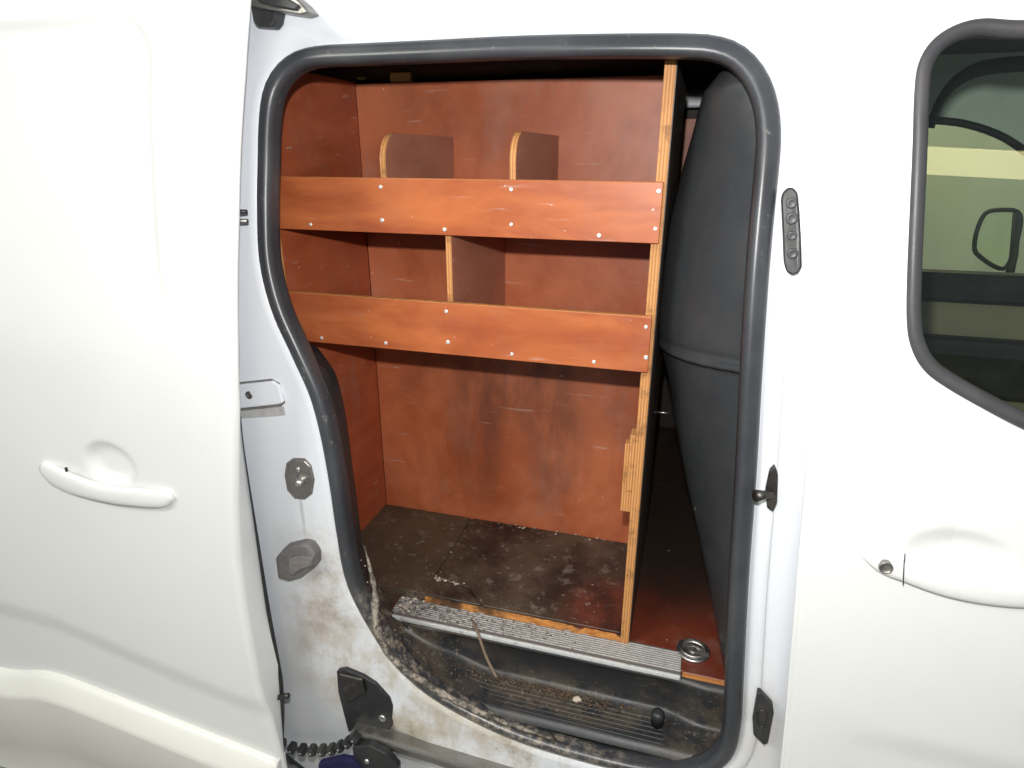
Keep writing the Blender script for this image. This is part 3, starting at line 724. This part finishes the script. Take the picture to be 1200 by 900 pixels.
# roof lining, far side, rear
box('roof_lining', (-1.6, .17, .30), (1.6, 1.62, .32), VANIN, van, bev=0)
box('far_side_lining', (-1.6, 1.56, -1.25), (.2, 1.60, .30), VANIN, van, bev=0)
box('far_side_board', (-.30, 1.40, -.26), (.15, 1.415, .115), PLYBACK, van, bev=.001)
box('far_side_rail', (-.35, 1.40, .15), (.12, 1.44, .205), JAMB, van, bev=.008)
box('rear_lining', (-1.62, .14, -1.25), (-1.60, 1.6, .3), VANIN, van, bev=0)
box('underfloor', (-1.6, .19, -1.16), (.2, 1.6, -1.12), VANIN, van, bev=0)
box('wheel_arch_box', (-1.5, .18, -1.08), (-.93, .60, -.75), VANIN, van, bev=.01)
BOWM = plastic('brown_bow', (.11, .055, .03), .6, .5, (.2, .12, .07), 18)
# roof bow and its pale block glimpsed over the rack
rb = tube('roof_bow', [Vector((-1.3, .66, .195)), Vector((-.9, .67, .205)), Vector((-.45, .68, .212)), Vector((0, .69, .218))], .028, BOWM, van, n=12)
b0 = at(457, 97, Y=.62); box('pale_block', b0+Vector((0, 0, 0)), b0+Vector((.055, .02, .024)), BRASS, rb, bev=.003)
b0 = at(418, 93, Y=.63); box('pale_block', b0, b0+Vector((.02, .015, .006)), BRASS, rb, bev=.002)

# ---- the cab seen through the front window
fdr = box('far_door', (.3, 1.50, -1.2), (1.7, 1.54, -.375), CABO, van, bev=.005)
box('door_top_roll', (.3, 1.44, -.47), (1.7, 1.498, -.365), CABD, fdr, bev=.015)
box('door_pocket', (.3, 1.42, -.80), (1.7, 1.498, -.59), CABD, fdr, bev=.02)
hd = [at(x, y, Y=1.52) for x, y in ((1060, 139), (1093, 141), (1125, 144), (1155, 152), (1180, 163), (1205, 180), (1240, 205), (1300, 250))]
HD = crom(hd, 24)
V = [p for p in HD]+[Vector((p.x, p.y, .30)) for p in HD]; n = len(HD)
mesh('door_header', V, [(i, i+1, n+i+1, n+i) for i in range(n-1)], CABG, fdr)
tube('header_rim', HD, .012, CABD, fdr, n=8)
ar = [at(x, y, Y=1.36) for x, y in ((1090, 150), (1100, 122), (1118, 98), (1145, 82), (1180, 76), (1225, 74))]
tube('grab_arch', crom(ar, 24), lambda t: .012+.016*smooth(.1, .6, t)*.6, CABD, fdr, n=10, flat=.6)
mi = [at(x, y, Y=1.74) for x, y in ((1142, 292), (1145, 270), (1155, 250), (1172, 246), (1192, 248), (1196, 262), (1188, 295), (1178, 314), (1165, 312), (1150, 302))]
ml = crom(mi, 40, True)
wm = tube('wing_mirror', ml, .008, CABD, van, n=8, closed=True)
cen = sum(ml, Vector())/40; mesh('mirror_glass', ml+[cen], [(i, (i+1) % 40, 40) for i in range(40)], MIRROR, wm)
mesh('mirror_shell', ml+[cen+Vector((.03, .10, 0))]+[p.lerp(cen, .25)+Vector((.02, .07, 0)) for p in ml], [(i, (i+1) % 40, 41+(i+1) % 40, 41+i) for i in range(40)]+[(41+i, 41+(i+1) % 40, 40) for i in range(40)], CABD, wm)
tube('mirror_arm', [at(1192, 250, Y=1.7), at(1188, 300, Y=1.66), at(1182, 325, Y=1.6)], .014, CABD, wm, n=8)
mesh('far_window_pane', [(.25, 1.53, -.37), (1.7, 1.53, -.37), (1.7, 1.53, .3), (.25, 1.53, .3)], [(0, 1, 2, 3)], GLASS, fdr, False)
box('seat_back', (.30, .42, -1.1), (.42, .98, -.47), CABD, van, bev=.05)
box('cab_floor', (.216, .2, -1.25), (1.7, 1.5, -1.2), CABD, van, bev=0)

# ================================================================== plywood rack
rack = empty('shelving_rack', (-.48, .40, -1.085))
tag(rack, 'reddish brown plywood shelving rack with lipped shelves screwed together inside the van doorway', 'shelving')
RX0, RX1, YB = -.885, -.065, .605
yl = .205
z0 = ZF+.001
# right upright: pale edge forward, dark outside
up = box('upright', (RX1-.0185, .2225, z0), (RX1, .70, .150), PLYSIDE, rack, bev=.0006)
box('upright_edge', (RX1-.0190, .2205, z0), (RX1+.0004, .2235, .1505), EDGEX, up, bev=.0006)
box('upright_face', (RX1-.0002, .224, z0), (RX1+.0022, .70, .150), PLYOUT, up, bev=.0004)
# left upright
lu = box('upright', (RX0-.014, .222, z0), (RX0, YB, .172), PLYSIDE, rack, bev=.0006)
box('upright_edge', (RX0-.0145, .2200, z0), (RX0+.0006, .2232, .172), EDGEX, lu, bev=.0006)
# back boards
box('back_board', (RX0+.0005, YB, -.17), (RX1-.02, YB+.012, .168), PLYBACK, rack, bev=.0008)
box('back_board', (RX0+.0005, YB+.002, -.43), (RX1-.02, YB+.014, -.1705), PLYBACK, rack, bev=.0008)
box('back_board', (RX0+.0005, YB+.001, z0), (RX1-.02, YB+.013, -.4305), PLYBACK, rack, bev=.0008)
# shelves
box('shelf', (RX0+.001, .2235, -.150), (RX1-.0195, YB-.0005, -.132), PLYSIDE, rack, bev=.0006)
box('shelf', (RX0+.001, .2235, -.402), (RX1-.0195, YB-.0005, -.384), PLYSIDE, rack, bev=.0006)
# lips with screws
def lip(x0, x1, za, zb, scr):
    l = box('lip_board', (x0, yl, za), (x1, .2195, zb), PLYLIP, rack, bev=.0012)
    box('lip_top_edge', (x0+.001, yl+.0008, zb-.0005), (x1-.001, .2192, zb+.0006), EDGEZ, l, bev=.0003)
    for px, py in scr:
        p = at(px, py, Y=yl); r = .0045*random.uniform(.85, 1.15)
        disc('screw', p, (0, -1, 0), [(r, -.001), (r, .0008), (r*.7, .0022), (r*.3, .0012), (.0005, .0012)], SCREW, l, n=10)
lip(RX0-.012, RX1-.004, -.1535, -.046, ((446, 219), (599, 222), (772, 224), (364, 263), (448, 258), (521, 269), (599, 263), (702, 276), (768, 268)))
lip(RX0-.014, RX1-.005, -.404, -.292, ((523, 365), (757, 383), (377, 396), (452, 402), (525, 401), (600, 415), (696, 424), (757, 419)))
# dividers with rounded front corner, upper bay
def divider(x, ztop, zbot, rounded):
    th = .012; y0 = .2235; pts = []
    if rounded:
        r = .055; pts = [(y0, zbot), (y0, ztop-r)]+[(y0+r-r*math.cos(a), ztop-r+r*math.sin(a)) for a in [k*math.pi/20 for k in range(1, 11)]]
    else: pts = [(y0, zbot), (y0, ztop)]
    poly = pts+[(YB-.0008, ztop), (YB-.0008, zbot)]
    d = prism('divider', [Vector((x-th/2, y, z)) for y, z in poly], (th, 0, 0), PLYDIV, rack, .0004, 1)
    # pale sawn edge along the front
    V = []; Fc = []
    fr = pts
    for (y, z) in fr:
        V += [Vector((x-th/2-.0003, y-.0006, z+(.0006 if z > zbot+.2 else 0))), Vector((x+th/2+.0003, y-.0006, z+(.0006 if z > zbot+.2 else 0)))]
    for i in range(len(fr)-1): Fc.append((2*i, 2*i+1, 2*i+3, 2*i+2))
    mesh('divider_edge', V, Fc, EDGEX, d, False)
divider(-.626, .040, -.1315, True)
divider(-.353, .042, -.1315, True)
divider(-.489, -.1505, -.3835, False)
# base board and loose floor sheet on it
bx0 = at(498, 697, Y=.222).x
bb = box('base_board', (-.885, .226, z0+.0005), (RX1-.0195, YB-.001, z0+.016), WORN, rack, bev=.001)
V = []; Fc = []; n = 160
x0, x1 = bx0, RX1-.0195
for i in range(n+1):
    x = x0+(x1-x0)*i/n; j1 = .002*mnoise.noise(Vector((x*60, 0, 0)))-.006*smooth(.25, .5, mnoise.noise(Vector((x*19, 3, 0)))); j2 = .004*mnoise.noise(Vector((x*45, 5, 0)))
    V += [Vector((x, .2265, z0+.0175+j1)), Vector((x, .2215+j2*.5, z0+.0165+j1)), Vector((x, .2205+j2*.5, z0+.003+j2)), Vector((x, .226, z0+.001))]
for i in range(n):
    for k in range(3): Fc.append((4*i+k, 4*i+k+1, 4*i+5+k, 4*i+4+k))
Fc.append((0, 1, 2, 3)); mesh('base_edge', V, Fc, CHIPEDGE, bb, False)
c0 = at(510, 677, Z=z0+.021); c1 = at(555, 607, Z=z0+.021)
prism('floor_sheet', [Vector((c0.x, c0.y, z0+.0165)), Vector((c0.x+.10, c0.y-.012, z0+.0165)), Vector((c0.x+.16, .2285, z0+.0165)), Vector((RX1-.022, .2285, z0+.0165)), Vector((RX1-.022, YB-.003, z0+.0165)), Vector((c1.x, YB-.003, z0+.0165))], (0, 0, .006), WORN, rack, .001, 1)
prism('floor_sheet', [Vector((-.884, .2285, z0+.0165)), Vector((c0.x+.150, .2285, z0+.0165)), Vector((c0.x+.095, c0.y-.018, z0+.0165)), Vector((c0.x-.005, c0.y-.008, z0+.0165)), Vector((c1.x-.007, YB-.003, z0+.0165)), Vector((-.884, YB-.003, z0+.0165))], (0, 0, .0055), WORN, rack, .001, 1)
# cleat: two small blocks glued inside the right upright
for (a, b, t) in (((727, 598), (738, 520), 0), ((734, 572), (748, 508), 1)):
    p = at(a[0], a[1], Y=.235); q = at(b[0], b[1], Y=.235)
    box('cleat_block', (p.x, .232-.010*t, p.z), (RX1-.019, .262, q.z), EDGEX, rack, bev=.002)

# ================================================================== loose things
tw = crom([at(553, 727, Z=ZF+.004), at(560, 742, Y=.152), at(570, 770, Y=.140), at(582, 794, Y=.128)], 24)
tag(tube('twig', tw, lambda t: .0032+.001*t, TWIGM, None, n=7), 'thin grey-brown twig leaning from the ribbed sill strip down into the step well', 'twig')
def lump(bm, c, r, sq=1.0, sub=1, seed=0):
    t = bmesh.new(); bmesh.ops.create_icosphere(t, subdivisions=sub, radius=r)
    for v in t.verts:
        k = 1+.55*mnoise.noise(v.co/r*1.1+Vector((seed*3.1, seed*.7, 1))); v.co = Vector((v.co.x*k, v.co.y*k*.9, v.co.z*k*sq))
    R = Matrix.Rotation(random.uniform(0, 6.28), 3, 'Z')
    for v in t.verts: v.co = R @ v.co + c
    t.verts.index_update(); mp = [bm.verts.new(v.co) for v in t.verts]
    for f in t.faces: bm.faces.new([mp[v.index] for v in f.verts])
    t.free()
def thinglump(name, c, r, m, label, cat, sq=.6):
    bm = bmesh.new(); lump(bm, c, r, sq, 2, random.random()*9); o = bmobj(name, bm, m, None, True); tag(o, label, cat); return o
thinglump('stone', at(677, 819, Z=-1.202), .010, CHIP, 'pale tan stone lying in the line of mud at the foot of the step riser', 'stone')
thinglump('wood_chip', at(598, 603, Z=-1.060), .0062, CHIP, 'small pale flake on the rack floor against the back board', 'wood chip', .4)
# lumps of dry dirt: sill end, seam, riser foot, lower rear corner, step corner
bm = bmesh.new(); k = 0
def strew(n, fn, r0, r1, sq=.6):
    global k
    for _ in range(n):
        k += 1; lump(bm, fn(), random.uniform(r0, r1)*random.uniform(.5, 1), sq, 1, k)
rnd = random.uniform
strew(330, lambda: (lambda x: Vector((x, .158-abs(random.gauss(0, .014)), zt(x)+.004)))(random.gauss(-.24, .10)), .002, .0065)
strew(70, lambda: (lambda x: Vector((x, rnd(.08, .14), zt(x)+.002)))(rnd(-.42, .15)), .001, .0028)
strew(190, lambda: (lambda x: Vector((x, rnd(.07, .15), zt(x)+.003)))(rnd(-.68, -.42)), .001, .0042)
strew(150, lambda: Vector((random.gauss(-.45, .14), rnd(.166, .218), ZF+.003)), .001, .0032, .5)
bmobj('mud_crumbs', bm, MUD, None, True); o = bpy.data.objects['mud_crumbs']; tag(o, 'brown dry mud crumbs strewn over the step well and the ribbed sill strip', 'dirt', kind='stuff')
bm = bmesh.new()
strew(26, lambda: Vector((random.gauss(-.615, .022), rnd(.175, .225), ZF+.005)), .003, .0065, .5)
sA = Vector((c0.x, c0.y, z0+.021)); sB = Vector((c1.x, YB-.02, z0+.021))
strew(34, lambda: sA.lerp(sB, rnd(0, 1)**1.3)+Vector((rnd(-.003, .012), 0, .0005)), .0015, .0048, .3)
strew(18, lambda: sA+Vector((rnd(0, .085), rnd(-.010, .003), .001)), .003, .0085, .32)
strew(20, lambda: Vector((rnd(-.5, -.15), YB-rnd(.004, .02), z0+.025)), .002, .005, .6)
strew(34, lambda: Vector((rnd(-.85, -.12), rnd(.25, .58), z0+.023)), .0008, .0042*random.random()**2+.001, .35)
cc = crom([at(x, y, Y=.10) for x, y in ((421, 660), (428, 690), (440, 722), (460, 750), (490, 780))], 30)
strew(90, lambda: random.choice(cc)+Vector((rnd(-.014, .010), rnd(-.03, .02), rnd(-.014, .006))), .001, .0042, 1.1)
tag(bmobj('pale_crumbs', bm, CHIP, None, True), 'pale flakes of dried glue and grit scattered on the rack floor and sill end', 'debris', kind='stuff')

# ================================================================== garage ceiling lamps
def lamp(c, sx, sy, label, rz=0):
    R = Matrix.Rotation(math.radians(rz), 3, 'Z')
    t = empty('ceiling_lamp', c); tag(t, label, 'ceiling lamp', 'strip lamps of the garage ceiling')
    c = Vector(c)
    box('lamp_housing', c+Vector((-sx/2-.03, -sy/2-.03, .0)), c+Vector((sx/2+.03, sy/2+.03, .06)), WHITE, t, bev=.005, rot=R)
    box('lamp_diffuser', c+Vector((-sx/2, -sy/2, -.03)), c+Vector((sx/2, sy/2, -.001)), LAMPM, t, bev=.005, rot=R)
for c, sx, sy, rz, lb in (((1.75, -4.9, 1.9), 2.3, .9, -12, 'wide ceiling lamp mirrored as the upper yellowish patch in the front door glass'),
                          ((3.2, -12.0, 1.8), 1.0, 3.0, 10, 'smaller ceiling lamp mirrored as the lower pale wedge at the glass edge'),
                          ((-2.2, -2.3, 1.9), 1.5, .5, 0, 'unseen ceiling lamp added to brighten the sliding door'),
                          ((1.2, 3.4, 1.9), 2.0, .5, 0, 'lit lamp beyond the van by the green garage wall')):
    lamp(c, sx, sy, lb, rz)

la = bpy.data.lights.new('door_fill_light', 'AREA'); la.shape = 'RECTANGLE'; la.size = 1.5; la.size_y = .5; la.energy = 80; la.color = (.97, 1, .98)  # fill light added to brighten the sliding door
lo_ = bpy.data.objects.new('door_fill_light', la); COL.objects.link(lo_); lo_.location = (-2.2, -2.3, 1.85)
lo_.rotation_euler = (Vector((-1.3, 0, -.6))-Vector(lo_.location)).to_track_quat('-Z', 'Y').to_euler()
